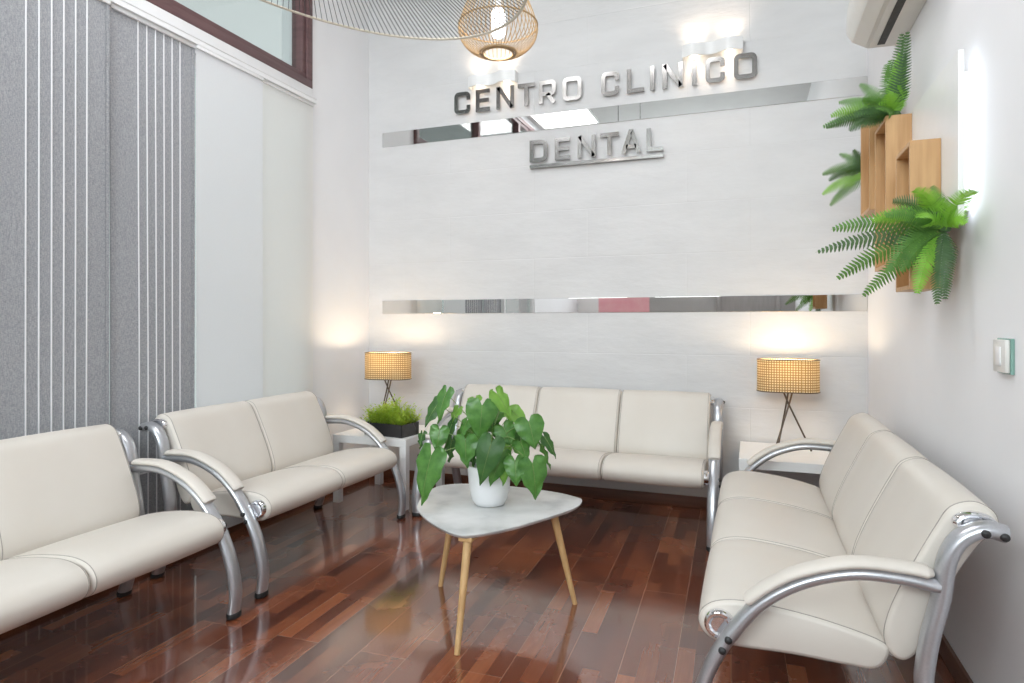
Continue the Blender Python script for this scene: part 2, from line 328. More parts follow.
# ------------------------------------------------------------------ blinds on the left wall
bm = bmesh.new()
prof = [(XL+.002,2.885),(XL+.066,2.885),(XL+.066,2.897),(XL+.062,2.90),(XL+.062,2.915),(XL+.066,2.918),(XL+.066,2.925),(XL+.002,2.925)]
prism(bm, [(a,z) for a,z in prof], 1, 1.0, 3.87)
rail = link_mesh('curtain_rail', bm, 'white_metal', smooth=False); tag(rail, 'white sliding rail carrying the panel blinds on the left wall', 'curtain rail')
def blind(name, y0, y1, x, m, stripes, label, group, wob):
    t = thing(name, label, 'blind', (x,(y0+y1)/2,0), 0, group); w = y1-y0
    bm = bmesh.new(); ny, nz = 24, 20; grid = []
    for i in range(ny+1):
        yy = -w/2 + w*i/ny; row = []
        for j in range(nz+1):
            z = .05 + (2.875-.05)*j/nz
            xx = wob*(noise.noise(Vector((yy*3+y0*5, z*.5, 0))))*(1-j/nz*.6)
            row.append(bm.verts.new((xx, yy, z)))
        grid.append(row)
    for i in range(ny):
        for j in range(nz): bm.faces.new((grid[i][j],grid[i+1][j],grid[i+1][j+1],grid[i][j+1]))
    link_mesh('blind_fabric', bm, m, t)
    def strip(nm, a, b, z0, z1, mm, dx):
        bm = bmesh.new(); g = []
        for j in range(nz+1):
            z = z0+(z1-z0)*j/nz; r = []
            for yy in (a,b):
                q = (z-.05)/2.825
                xx = wob*(noise.noise(Vector((yy*3+y0*5, z*.5, 0))))*(1-q*.6)
                r.append((bm.verts.new((xx+dx,yy,z)), bm.verts.new((xx+dx-.003,yy,z))))
            g.append(r)
        for A,Bq in zip(g,g[1:]):
            bm.faces.new((A[0][0],A[1][0],Bq[1][0],Bq[0][0])); bm.faces.new((A[0][1],A[0][0],Bq[0][0],Bq[0][1])); bm.faces.new((A[1][0],A[1][1],Bq[1][1],Bq[1][0]))
        link_mesh(nm, bm, mm, t)
    for yy in stripes: strip('stripe', yy-.0028, yy+.0028, .05, 2.875, 'cloth_stripe', .0045)
    if stripes: strip('side_hem', -w/2, -w/2+.018, .05, 2.875, m, .006); strip('side_hem', w/2-.018, w/2, .05, 2.875, m, .006)
    link_mesh('head_bar', B((-.012,-w/2,2.865),(.012,w/2,2.885),.002), 'white_metal', t)
    link_mesh('bottom_bar', B((.004,-w/2,.505),(.012,w/2,.513),.001), 'cloth_stripe', t)
blind('panel_blind', 3.335, 3.865, XL+.036, 'cloth_warm', [], 'plain warm-white panel blind nearest the back corner', None, .006)
blind('panel_blind', 2.80, 3.333, XL+.052, 'cloth_white', [], 'plain pale grey panel blind beside the striped one', None, .006)
blind('panel_blind', 2.285, 2.80, XL+.036, 'cloth_grey', [-.10,-.048,.004,.056,.108,.16], 'grey woven panel blind with white stripes, behind the near end of the two-seat bench', None, .014)
blind('panel_blind', 1.72, 2.27, XL+.052, 'cloth_grey', [-.115,-.06,-.005,.05,.105,.16], 'grey woven striped panel blind at the left edge, behind the nearest left bench', None, .012)

# ------------------------------------------------------------------ mirror strips and lettering on the back wall
for z0, z1, lb in ((2.76,2.88,'long mirror strip running between the two lines of lettering'), (1.37,1.478,'long mirror strip at mid height above the back bench')):
    o = link_mesh('mirror_strip', B((-2.885,YB-.006,z0),(XR-.004,YB-.0005,z1),.0012), 'mirror', smooth=False); tag(o, lb, 'mirror')
def PYx(px, Y):
    u = (px-512)/640; return (-CS+CC*u)/(CC+CS*u)*Y
LY = YB-.03
def ribbon(bm, pts, w, closed, y0, y1):
    """mitred flat stroke of width w in the xz plane, extruded in y"""
    n = len(pts); P = [Vector((p[0],p[1])) for p in pts]; L, R = [], []
    for i in range(n):
        a = P[(i-1)%n] if (closed or i) else None; b = P[i]; c = P[(i+1)%n] if (closed or i < n-1) else None
        d1 = (b-a).normalized() if a is not None else (c-b).normalized(); d2 = (c-b).normalized() if c is not None else d1
        n1 = Vector((-d1.y,d1.x)); n2 = Vector((-d2.y,d2.x)); mm = (n1+n2); mm.normalize(); k = w/2/max(.35,mm.dot(n1))
        L.append(b+mm*k); R.append(b-mm*k)
    V = lambda p,y: bm.verts.new((p.x,y,p.y))
    q = [(V(L[i],y0),V(R[i],y0),V(L[i],y1),V(R[i],y1)) for i in range(n)]
    for i in range(n if closed else n-1):
        A, Z = q[i], q[(i+1)%n]
        for a,b in ((0,1),(3,2),(2,0),(1,3)): bm.faces.new((A[a],A[b],Z[b],Z[a]))
    if not closed:
        bm.faces.new((q[0][0],q[0][2],q[0][3],q[0][1])); bm.faces.new((q[-1][0],q[-1][1],q[-1][3],q[-1][2]))
def rrect(x0,z0,x1,z1,r):
    out = []
    for cx,cz,a0 in ((x1-r,z0+r,-PI/2),(x1-r,z1-r,0),(x0+r,z1-r,PI/2),(x0+r,z0+r,PI)):
        for k in range(4): a = a0+PI/2*k/3; out.append((cx+r*math.cos(a), cz+r*math.sin(a)))
    return out
def letter_strokes(ch, w, h, s):
    e = s/2; r = .022
    if ch == 'O': return [(rrect(e,e,w-e,h-e,r),True)]
    if ch == 'C':
        q = rrect(e,e,w-e,h-e,r)       # order: br, tr, tl, bl
        return [([(w-e,h*.62)]+q[4:8]+q[8:12]+q[12:16]+q[0:4]+[(w-e,h*.38)],False)]
    if ch == 'D':
        q = rrect(e,e,w-e,h-e,r*1.4); return [([(e,e)]+q[0:4]+q[4:8]+[(e,h-e)],True)]
    if ch == 'E': return [([(w,h-e),(e,h-e),(e,e),(w,e)],False),([(e+e,h/2),(w*.93,h/2)],False)]
    if ch == 'L': return [([(e,h),(e,e),(w,e)],False)]
    if ch == 'I': return [([(w/2,0),(w/2,h)],False)]
    if ch == 'T': return [([(0,h-e),(w,h-e)],False),([(w/2,h-s),(w/2,0)],False)]
    if ch == 'N': return [([(e,0),(e,h)],False),([(w-e,0),(w-e,h)],False),([(s*.55,h-.004),(w-s*.55,.004)],False)]
    if ch == 'A': return [([(e*.9,0),(w/2-e*.35,h-e*.5),(w/2+e*.35,h-e*.5),(w-e*.9,0)],False),([(w*.24,h*.30),(w*.76,h*.30)],False)]
    if ch == 'R':
        q = rrect(e,h*.42,w-e,h-e,r)
        return [([(e,0),(e,h-e)]+q[4:8][0:4]+q[0:4][::-1]+[(e+e,h*.42)],False) if False else ([(e,0),(e,h-e)]+q[4:8][::-1]+q[0:4][::-1]+[(s,h*.42)],False),([(w*.50,h*.42),(w-e*.9,0)],False)]
def letter(ch, x0, x1, z0, z1, lb):
    X0, X1 = PYx(x0,LY), PYx(x1,LY); w = X1-X0; h = z1-z0
    if ch == 'I': w = .032
    bm = bmesh.new()
    for pts, cl in letter_strokes(ch, w, h, .030): ribbon(bm, pts, .030, cl, -.006, .006)
    for px_, pz_ in {'A':((.015,.01),(w-.015,.01)), 'I':((w/2,.03),(w/2,h-.03)), 'T':((w/2,.03),(w/2,h-.03)), 'L':((.015,.03),(.015,h-.03)), }.get(ch, ((.015,.03),(.015,h-.03))):
        pass
    o = link_mesh('sign_letter', bm, 'letter', smooth=False); o.location = (X0, LY, z0)
    tag(o, lb, 'letter', None)
    px_ = w/2 if ch in 'IT' else .015
    for zz in (.03, h-.03):                               # stand-off pins to the wall
        if ch == 'A': px_, zz = (.02, .03) if zz < .05 else (w/2, h-.012)
        bm = bmesh.new(); sweep(bm, [Vector((px_,.004,zz)), Vector((px_,.0295,zz))], .004, seg=8); link_mesh('mounting_pin', bm, 'chrome', o)
U0, U1, D0, D1 = 2.95, 3.122, 2.515, 2.68
for ch, a, b, lb in (('C',454.6,470.3,'steel letter C that starts the word CENTRO'),('E',476,489.8,'steel letter E in the word CENTRO'),('N',496.6,514,'steel letter N in the word CENTRO'),
    ('T',518,534.7,'steel letter T in the word CENTRO'),('R',539,556,'steel letter R in the word CENTRO'),('O',562.7,581.6,'steel letter O that ends the word CENTRO'),
    ('C',601.3,619,'steel letter C that starts the word CLINICO'),('L',627,644,'steel letter L in the word CLINICO'),('I',650,653.7,'steel letter I between the L and N of CLINICO'),
    ('N',662.5,683,'steel letter N in the word CLINICO'),('I',692,696.7,'steel letter I between the N and C of CLINICO'),('C',705.5,725,'steel letter C after the second I of CLINICO'),
    ('O',733.8,756.8,'steel letter O that ends the word CLINICO')):
    letter(ch, a, b, U0, U1, lb)
for ch, a, b, lb in (('D',529.8,547.4,'steel letter D that starts the word DENTAL'),('E',555,570,'steel letter E in the word DENTAL'),('N',577.7,595.7,'steel letter N in the word DENTAL'),
    ('T',600,619,'steel letter T in the word DENTAL'),('A',621.5,641,'steel letter A in the word DENTAL'),('L',646.5,663.2,'steel letter L that ends the word DENTAL')):
    letter(ch, a, b, D0, D1, lb)
o = link_mesh('sign_underline', B((PYx(529.8,LY),LY-.006,2.468),(PYx(663.5,LY),YB-.0005,2.493),.001), 'letter', smooth=False); tag(o, 'thin steel bar underlining the word DENTAL', 'sign bar')

# ------------------------------------------------------------------ wavy wall lights
def sconce(cx, z, lb):
    t = thing('wall_sconce', lb, 'wall light', (cx,YB,z), 0)
    W, H = .40, .085; n = 40; bm = bmesh.new()
    def dep(x): return .075+.022*math.cos(2*PI*x/.235+ .25)*-1 + .012*(x/.2)
    out = [(-W/2, 0)]+[(-W/2+W*i/n, -(dep(-W/2+W*i/n))) for i in range(n+1)]+[(W/2, 0)]
    inn = [(W/2-.008, 0)]+[((W/2-.008)*(1-2*i/n), -(dep((W/2-.008)*(1-2*i/n))-.008)) for i in range(n+1)]+[(-W/2+.008,0)]
    lo = [[bm.verts.new((x,y,zz)) for x,y in out] for zz in (0,H)]; li = [[bm.verts.new((x,y,zz)) for x,y in inn[::-1]] for zz in (0,H)]
    N = len(out)
    for i in range(N-1):
        bm.faces.new((lo[0][i],lo[0][i+1],lo[1][i+1],lo[1][i])); bm.faces.new((li[0][i],li[1][i],li[1][i+1],li[0][i+1]))
        bm.faces.new((lo[0][i],li[0][i],li[0][i+1],lo[0][i+1])); bm.faces.new((lo[1][i],lo[1][i+1],li[1][i+1],li[1][i]))
    for k in (0,-1): bm.faces.new((lo[0][k],lo[1][k],li[1][k],li[0][k]))
    link_mesh('shade', bm, 'white', t)
    link_mesh('lamp_bridge', B((-W/2+.006,-.05,H/2-.004),(W/2-.006,-.002,H/2+.004)), 'white', t)
    for sx in (-.115,.115):
        bm = bmesh.new(); lathe(bm, [(0,.012),(.012,.014),(.018,.022),(.018,.063),(.012,.071),(0,.073)], sx, -.035, 16)
        link_mesh('bulb', bm, 'warmbulb', t)
        for zz, rx in ((-.004,0),(H+.004,PI)):
            ld = bpy.data.lights.new('sconce_beam', 'SPOT'); ld.energy = 2.6 if rx == 0 else 2.6; ld.color = (1,.78,.58); ld.spot_size = math.radians(130); ld.spot_blend = .9; ld.shadow_soft_size = .03
            lo_ = bpy.data.objects.new('sconce_beam', ld); C.objects.link(lo_); lo_.parent = t; lo_.location = (sx,-.055,zz); lo_.rotation_euler = (rx,0,0)
    return t
sconce(-1.88, 3.14, 'wavy white wall light above the word CENTRO, behind the rattan pendant')
sconce(-.245, 3.14, 'wavy white wall light above the word CLINICO')

# ------------------------------------------------------------------ sofas (waiting benches)
MOD, EDG = .60, .08
seat_prof = catmull([(.36,.425),(.50,.464),(.65,.485),(.75,.488),(.82,.470),(.855,.430),(.850,.385),(.81,.352),(.74,.344),(.60,.348),(.45,.343),(.385,.345),(.354,.378)], 5, True)
back_prof = catmull([(.205,.835),(.240,.775),(.285,.680),(.322,.595),(.352,.510),(.362,.445),(.345,.396),(.308,.385),(.272,.430),(.235,.525),(.190,.645),(.140,.735),(.098,.785),(.105,.830),(.150,.855)], 5, True)
def offset_prof(P, d):
    n = len(P); out = []; area = sum(P[i].x*P[(i+1)%n].y-P[(i+1)%n].x*P[i].y for i in range(n)); sg = 1 if area > 0 else -1
    for i in range(n):
        t = (P[(i+1)%n]-P[i-1]).normalized(); nn = Vector((t.y,-t.x))*sg
        out.append(P[i]-nn*d)
    return out
def cushion(P, W, puff):
    P = [Vector((p[0],p[1])) for p in P]; bm = bmesh.new(); rings = []
    st = [(0,.015),(.002,.010),(.005,.006),(.010,.002),(.018,0)]
    xs = [(x,d) for x,d in st]+[(W*k/8, -puff*math.sin(PI*k/8)) for k in range(1,8)]+[(W-x,d) for x,d in st[::-1]]
    for x,d in xs:
        rings.append([bm.verts.new((x,q.x,q.y)) for q in offset_prof(P,d)])
    n = len(P)
    for A,Bq in zip(rings,rings[1:]):
        for i in range(n): bm.faces.new((A[i],A[(i+1)%n],Bq[(i+1)%n],Bq[i]))
    bm.faces.new(rings[0][::-1]); bm.faces.new(rings[-1]); return bm
def piping(P, x):
    bm = bmesh.new(); Q = offset_prof([Vector((p[0],p[1])) for p in P], .0012)
    sweep(bm, [Vector((x,q.x,q.y)) for q in Q], .0016, closed=True, seg=6, side=(1,0,0)); return bm
def MESH(bm, name, m):
    o = link_mesh(name, bm, m); me = o.data; bpy.data.objects.remove(o); return me
def inst(name, me, parent, loc=(0,0,0)):
    o = bpy.data.objects.new(name, me); C.objects.link(o); o.parent = parent; o.location = loc; return o
me_seat = MESH(cushion(seat_prof, MOD-.004, .003), 'seat_cushion', 'leather'); me_back = MESH(cushion(back_prof, MOD-.004, .004), 'backrest', 'leather')
me_sp = MESH(piping(seat_prof, 0), 'piping', 'piping'); me_bp = MESH(piping(back_prof, 0), 'piping', 'piping')
arm_path = [Vector((0,p.x,p.y)) for p in catmull([Vector(q) for q in [(.246,.632),(.33,.643),(.445,.640),(.57,.597),(.675,.522),(.755,.420),(.815,.310),(.850,.20),(.862,.11),(.852,.018)]],7)]
up_path = [Vector((0,p.x,p.y)) for p in catmull([Vector(q) for q in [(.100,.790),(.145,.797),(.195,.768),(.226,.705),(.240,.60),(.262,.50),(.274,.42),(.278,.35),(.262,.24),(.225,.12),(.19,.018)]],6)]
pad_ctr = catmull([Vector(q) for q in [(.262,.636),(.33,.643),(.445,.640),(.57,.597),(.645,.548),(.70,.497)]],8)
def pad_mesh():
    path = []
    for i,p in enumerate(pad_ctr):
        t = (pad_ctr[min(i+1,len(pad_ctr)-1)]-pad_ctr[max(i-1,0)]).normalized(); nn = Vector((-t.y,t.x))
        if nn.y < 0: nn = -nn
        q = p+nn*.028; path.append(Vector((0,q.x,q.y)))
    bm = bmesh.new(); L = len(path)
    sweep(bm, path, .036, .016, side=(1,0,0), seg=20, taper=lambda t: min(1, (.55+9*t) if t < .05 else 1, (.82+9*(1-t)) if t > .98 else 1))
    return bm
bm = bmesh.new(); sweep(bm, arm_path, .033, .021, side=(1,0,0), seg=20); me_arm = MESH(bm,'armrest_frame','silver')
bm = bmesh.new(); sweep(bm, up_path, .033, .023, side=(1,0,0), seg=20); me_up = MESH(bm,'rear_leg','silver')
me_pad = MESH(pad_mesh(),'armrest_pad','leather')
bm = bmesh.new(); lathe(bm,[(0,0),(.030,0),(.036,.006),(.036,.022),(.030,.030),(0,.030)],seg=20,sx=1,sy=.72); me_foot = MESH(bm,'foot_cap','black')
bm = bmesh.new(); lathe(bm,[(0,.009),(.006,.008),(.0105,.004),(.011,0),(.011,-.012),(0,-.012)],seg=14); me_bolt = MESH(bm,'bolt_cap','black')
bm = bmesh.new(); lathe(bm,[(0,.006),(.024,.006),(.030,.012),(.038,.012),(.044,.004),(.044,-.03),(0,-.03)],seg=28); me_cap = MESH(bm,'beam_cap','chrome')
bm = bmesh.new(); lathe(bm,[(0,.006),(.024,.006),(.030,.012),(.038,.012),(.044,.004),(.044,-.03),(0,-.03)],seg=28,sx=.72,sy=1.15); me_tcap = MESH(bm,'beam_cap','chrome')
def sofa(n, loc, rz, name, label):
    t = thing(name, label, 'sofa', loc, rz, None); t.scale = (1,1,.962); L = n*MOD+2*EDG
    for k in range(n):
        s = inst('seat_cushion', me_seat, t, (EDG+k*MOD+.002,0,0)); b = inst('backrest', me_back, t, (EDG+k*MOD+.002,0,0))
        for x in (.012, MOD-.016): inst('piping', me_sp, s, (x,0,0)); inst('piping', me_bp, b, (x,0,0))
    for x, sg in ((.033,-1),(L-.033,1)):
        a = inst('armrest_frame', me_arm, t, (x,0,0)); inst('rear_leg', me_up, t, (x,0,0)); inst('armrest_pad', me_pad, t, (x,0,0))
        inst('foot_cap', me_foot, t, (x,.852,0)); inst('foot_cap', me_foot, t, (x,.19,0))
        for (dd,zz) in ((.110,.789),(.150,.793),(.768,.402),(.785,.368)):
            q = inst('bolt_cap', me_bolt, t, (x+sg*.032,dd,zz)); q.rotation_euler = (0,sg*PI/2,0)
        for me_,dd,zz in ((me_cap,.795,.415),(me_tcap,.155,.800)):
            q = inst('beam_cap', me_, t, (x-sg*.036,dd,zz)); q.rotation_euler = (0,sg*PI/2,0)
    for nm,dd,zz in (('front_beam',.795,.415),('top_beam',.150,.795),('rear_beam',.335,.405)):
        bm = bmesh.new(); sweep(bm,[Vector((.075 if nm != 'rear_beam' else .10,dd,zz)),Vector((L-(.075 if nm != 'rear_beam' else .10),dd,zz))],.019,seg=12); link_mesh(nm,bm,'silver',t)
    return t
# local x = length, local y = distance from the wall
sofa(3, (XR,1.935,0), PI/2, 'waiting_sofa', 'cream three-seat leatherette bench with silver tube arms along the right wall')
sofa(3, (-.165,YB+.0,0), PI, 'waiting_sofa', 'cream three-seat bench against the lettered back wall, half hidden by the potted plant')
sofa(2, (XL,3.755,0), -PI/2, 'waiting_sofa', 'cream two-seat bench on the left beside the side table with the black planter')
sofa(3, (XL+.04,2.245,0), -PI/2, 'waiting_sofa', 'cream bench nearest on the left, cut off by the left edge')

# ------------------------------------------------------------------ side tables
def side_table(x0, y0, w, zt, lb):
    t = thing('side_table', lb, 'side table', (x0+w/2,y0+w/2,0)); h = w/2
    link_mesh('tabletop', B((-h,-h,zt-.055),(h,h,zt),.002), 'white', t, smooth=False)
    for sx in (-1,1):
        for sy in (-1,1):
            a, b = sx*(h-.001), sx*(h-.052); c, d = sy*(h-.001), sy*(h-.052)
            link_mesh('leg', B((min(a,b),min(c,d),0),(max(a,b),max(c,d),zt-.055),.002), 'white', t, smooth=False)
ZT = .49
side_table(-2.82, 3.875, .60, ZT, 'square white side table in the left corner under the black planter')
side_table(-.062, 4.02, .60, ZT, 'square white side table in the right corner under the tripod lamp')

# ------------------------------------------------------------------ cane table lamps
def stadium(L, W, n=14):
    r = W/2; a = L/2-r; out = []
    for k in range(n+1): th = -PI/2+PI*k/n; out.append((a+r*math.cos(th), r*math.sin(th)))
    for k in range(n+1): th = PI/2+PI*k/n; out.append((-a+r*math.cos(th), r*math.sin(th)))
    return out
def lamp(x, y, rz, zt, legrot, lb):
    t = thing('table_lamp', lb, 'lamp', (x,y,zt), rz)
    sh0, sh1 = .373, .573
    S = stadium(.365,.21); n = len(S); bm = bmesh.new(); uvl = bm.loops.layers.uv.new('UVMap')
    cum = [0]
    for i in range(n): cum.append(cum[-1]+(Vector(S[(i+1)%n])-Vector(S[i])).length)
    for off in (0,.004):
        k = 1-off*2/.21
        A = [bm.verts.new((p[0]*k,p[1]*k,sh0)) for p in S]; Bq = [bm.verts.new((p[0]*k,p[1]*k,sh1)) for p in S]
        for i in range(n):
            j = (i+1)%n; f = bm.faces.new((A[i],A[j],Bq[j],Bq[i]))
            for lp,uv in zip(f.loops, ((cum[i],0),(cum[i+1],0),(cum[i+1],.2),(cum[i],.2))): lp[uvl].uv = uv
        if off: break
    shd = link_mesh('lamp_shade', bm, 'cane', t)
    for z in (sh0, sh1):
        bm = bmesh.new(); sweep(bm, [Vector((p[0]*1.005,p[1]*1.01,z)) for p in S], .0035, closed=True, seg=8, side=(0,0,1)); link_mesh('shade_rim', bm, 'bronze', shd)
    bm = bmesh.new(); sweep(bm,[Vector((-.178,0,sh0)),Vector((.178,0,sh0))],.0025,seg=6); sweep(bm,[Vector((0,-.103,sh0)),Vector((0,.103,sh0))],.0025,seg=6)
    link_mesh('shade_spider', bm, 'bronze', t)
    bm = bmesh.new(); lathe(bm,[(0,sh0-.01),(.016,sh0-.01),(.016,sh0+.05),(0,sh0+.05)],seg=14); link_mesh('bulb_socket', bm, 'bronze', t)
    bm = bmesh.new(); lathe(bm,[(0,sh0+.05),(.012,sh0+.05),(.022,sh0+.075),(.028,sh0+.10),(.022,sh0+.125),(0,sh0+.135)],seg=16); link_mesh('bulb', bm, 'warmbulb', t)
    zc = .295; R = .135
    for k in range(3):
        a = legrot+2*PI*k/3; d = Vector((math.cos(a),math.sin(a),0)); s = Vector((-d.y,d.x,0))*.010
        foot = d*R; foot.z = .006; top = -d*.030 + Vector((0,0,sh0-.002)); 
        cpt = s + Vector((0,0,zc))
        bm = bmesh.new(); sweep(bm,[foot+s,cpt,top+s],.0055,seg=10); link_mesh('leg', bm, 'bronze', t)
    ld = bpy.data.lights.new('lamp_light','POINT'); ld.energy = 5.0; ld.color = (1,.80,.55); ld.shadow_soft_size = .03
    lo = bpy.data.objects.new('lamp_light', ld); C.objects.link(lo); lo.parent = t; lo.location = (0,0,sh0+.165)
lamp(.225, 4.40, 0, ZT, math.radians(-12), 'tripod table lamp with woven cane shade on the right side table')
lamp(-2.62, 4.30, math.radians(8), ZT, math.radians(20), 'tripod table lamp with woven cane shade standing behind the black planter')

# ------------------------------------------------------------------ planter with lime sprigs
t = thing('planter_box', 'black box planter of lime green sprigs on the left side table', 'plant', (-2.425,4.03,ZT), math.radians(-8))
hx, hy, hh = .168, .10, .09
bm = bmesh.new(); box(bm,(-hx,-hy,0),(hx,hy,.006))
for lo_,hi_ in (((-hx,-hy,0),(hx,-hy+.006,hh)),((-hx,hy-.006,0),(hx,hy,hh)),((-hx,-hy,0),(-hx+.006,hy,hh)),((hx-.006,-hy,0),(hx,hy,hh))): box(bm,lo_,hi_,.0015)
link_mesh('planter', bm, 'planter', t, smooth=False)
link_mesh('soil', B((-hx+.006,-hy+.006,.006),(hx-.006,hy-.006,.078)), 'soil', t, smooth=False)
bm = bmesh.new(); r2 = random.Random(3)
for k in range(620):
    bx, by = r2.uniform(-hx+.012,hx-.012), r2.uniform(-hy+.012,hy-.012)
    base = Vector((bx,by,.076)); H = r2.uniform(.05,.185)*(1-.40*(abs(bx)/hx)**2)*(.8+.4*noise.noise(Vector((bx*14,by*14,3))))
    lean = Vector((bx*.12+r2.uniform(-.03,.03), by*.2+r2.uniform(-.03,.03), H)); prev = base
    for q in range(r2.randint(4,7)):
        tt = (q+1)/6; p = base+lean*tt
        a = r2.uniform(0,2*PI); L = r2.uniform(.024,.045); d = Vector((math.cos(a),math.sin(a),r2.uniform(.2,.9))).normalized()
        s = d.cross(Vector((0,0,1))).normalized()*.0052; e = p+d*L; mid = p+d*L*.5
        vs = [bm.verts.new(w) for w in (p-s*.3, mid-s, e, mid+s)]
        bm.faces.new(vs)
    s = Vector((.0007,0,0)); vs = [bm.verts.new(w) for w in (base-s,base+s,base+lean+s,base+lean-s)]; bm.faces.new(vs)
link_mesh('foliage', bm, 'grass', t, smooth=False)

# ------------------------------------------------------------------ coffee table
TZ = .44
def PZ(px, py, Z):
    u = (px-512)/640; k = (CAM_H-Z)/((py-322)/640)
    return Vector(((-CS+CC*u)*k, (CC+CS*u)*k, Z))
# outline measured on the floor plan: a rounded triangle with one corner towards the viewer
tri = [PZ(x,y,TZ) for x,y in [(417.3,506),(424,494),(440,485.6),(467,483.5),(510,486),(553,491.5),(577,497),(582,501),(574,508),(543,518.5),(511,527.5),(478,534),(458,534.5),(439,527),(423,516)]]
ctr = sum(tri, Vector())/len(tri)
t = thing('coffee_table', 'low coffee table with pale stone-look rounded triangle top and three light wood legs', 'table', (ctr.x,ctr.y,0))
out = catmull([(p.x-ctr.x, p.y-ctr.y, 0) for p in tri], 5, True); n = len(out)
bm = bmesh.new(); rings = []
for z,k in ((TZ-.018,.965),(TZ-.015,.982),(TZ-.004,1.0),(TZ-.001,.998),(TZ,.993)):
    rings.append([bm.verts.new((p.x*k,p.y*k,z)) for p in out])
for A,Bq in zip(rings,rings[1:]):
    for i in range(n): bm.faces.new((A[i],A[(i+1)%n],Bq[(i+1)%n],Bq[i]))
bm.faces.new(rings[0][::-1]); bm.faces.new(rings[-1]); link_mesh('tabletop', bm, 'tabletop', t)
for foot in (PZ(457,655,0),PZ(575,604,0),PZ(440.5,586,0)):
    f = Vector((foot.x-ctr.x,foot.y-ctr.y,0)); top = Vector((f.x*.74,f.y*.74,TZ-.03))
    bm = bmesh.new(); sweep(bm,[f.lerp(top,k/6) for k in range(7)],.017,seg=16,taper=lambda q:.66+.42*q); link_mesh('leg', bm, 'beech', t)
    bm = bmesh.new(); box(bm,(top.x-.03,top.y-.03,TZ-.034),(top.x+.03,top.y+.03,TZ-.016),.003); link_mesh('leg_plate', bm, 'beech', t)

# ------------------------------------------------------------------ heart-leaf plant in a white pot
PX_, PY_ = -1.155, 2.80
plant = thing('potted_plant', 'leafy green plant with heart-shaped leaves in a white pot on the coffee table', 'plant', (PX_,PY_,TZ))
bm = bmesh.new(); lathe(bm,[(0,0),(.062,0),(.074,.006),(.086,.03),(.096,.075),(.103,.16),(.105,.185),(.103,.188),(.099,.186),(.096,.15),(.0,.15)],seg=48)
link_mesh('pot', bm, 'pot', plant)
bm = bmesh.new(); lathe(bm,[(0,.152),(.05,.158),(.0955,.152)],seg=24); link_mesh('soil', bm, 'soil', plant)
RT = Vector((CC,CS,0)); FW = Vector((-CS,CC,0)); UP = Vector((0,0,1))
def at_depth(px, py, d):
    return Vector((-CS*d+CC*(px-512)/640*d, CC*d+CS*(px-512)/640*d, CAM_H+(322-py)/640*d))
D0P = -CS*PX_+CC*PY_
def leaf(base, tip, wid, mm, nrm, r):
    """cupped heart leaf: lobes behind the stalk, drip tip"""
    ax = tip-base; L = ax.length; ax.normalize(); nrm = (nrm-ax*nrm.dot(ax)).normalized(); sd = ax.cross(nrm)
    prof = [(-.20,.0),(-.24,.22),(-.22,.36),(-.12,.47),(.02,.5),(.18,.49),(.36,.43),(.54,.33),(.70,.22),(.84,.115),(.94,.045),(1.0,.0)]
    bm = bmesh.new(); N = 5; curl = r.uniform(.10,.22); fold = r.uniform(.12,.3); rip = r.uniform(.006,.014); ph = r.uniform(0,6)
    rows = []
    for k,(u,w) in enumerate(prof):
        row = []
        inn = .12*max(0,(-u)/.24) if u < 0 else 0
        for q in range(-N,N+1):
            f = q/N; x = (w)*f*wid
            if u < 0:      # the notch between the lobes
                x = (math.copysign(1,f) if q else 0)*(inn+abs(f)*(w-inn if w > inn else 0))*wid if q else 0
                uu = u if q else -.015
            else: uu = u
            z = -curl*L*max(0,uu)**2*1.1 - fold*abs(x)*-1*.6 + rip*math.sin(uu*14+ph+abs(f)*3)*abs(f) - .25*abs(x)*abs(f)*.8
            row.append(bm.verts.new(base+ax*uu*L+sd*x+nrm*z))
        rows.append(row)
    for A,Bq in zip(rows,rows[1:]):
        for q in range(2*N):
            try: bm.faces.new((A[q],A[q+1],Bq[q+1],Bq[q]))
            except ValueError: pass
    bmesh.ops.remove_doubles(bm, verts=bm.verts[:], dist=.0006)
    for v in bm.verts: v.co -= plant.location
    o = link_mesh('leaf', bm, mm, plant, angle=80)
    # midrib on the leaf
    bm = bmesh.new(); pts = [base+ax*u*L+nrm*(-curl*L*max(0,u)**2*1.1+.0012) - plant.location for u in [i/7*.96 for i in range(8)]]
    sweep(bm, pts, .0013, seg=6, taper=lambda q:1.1-.8*q); link_mesh('midrib', bm, 'stem', o)
    return o
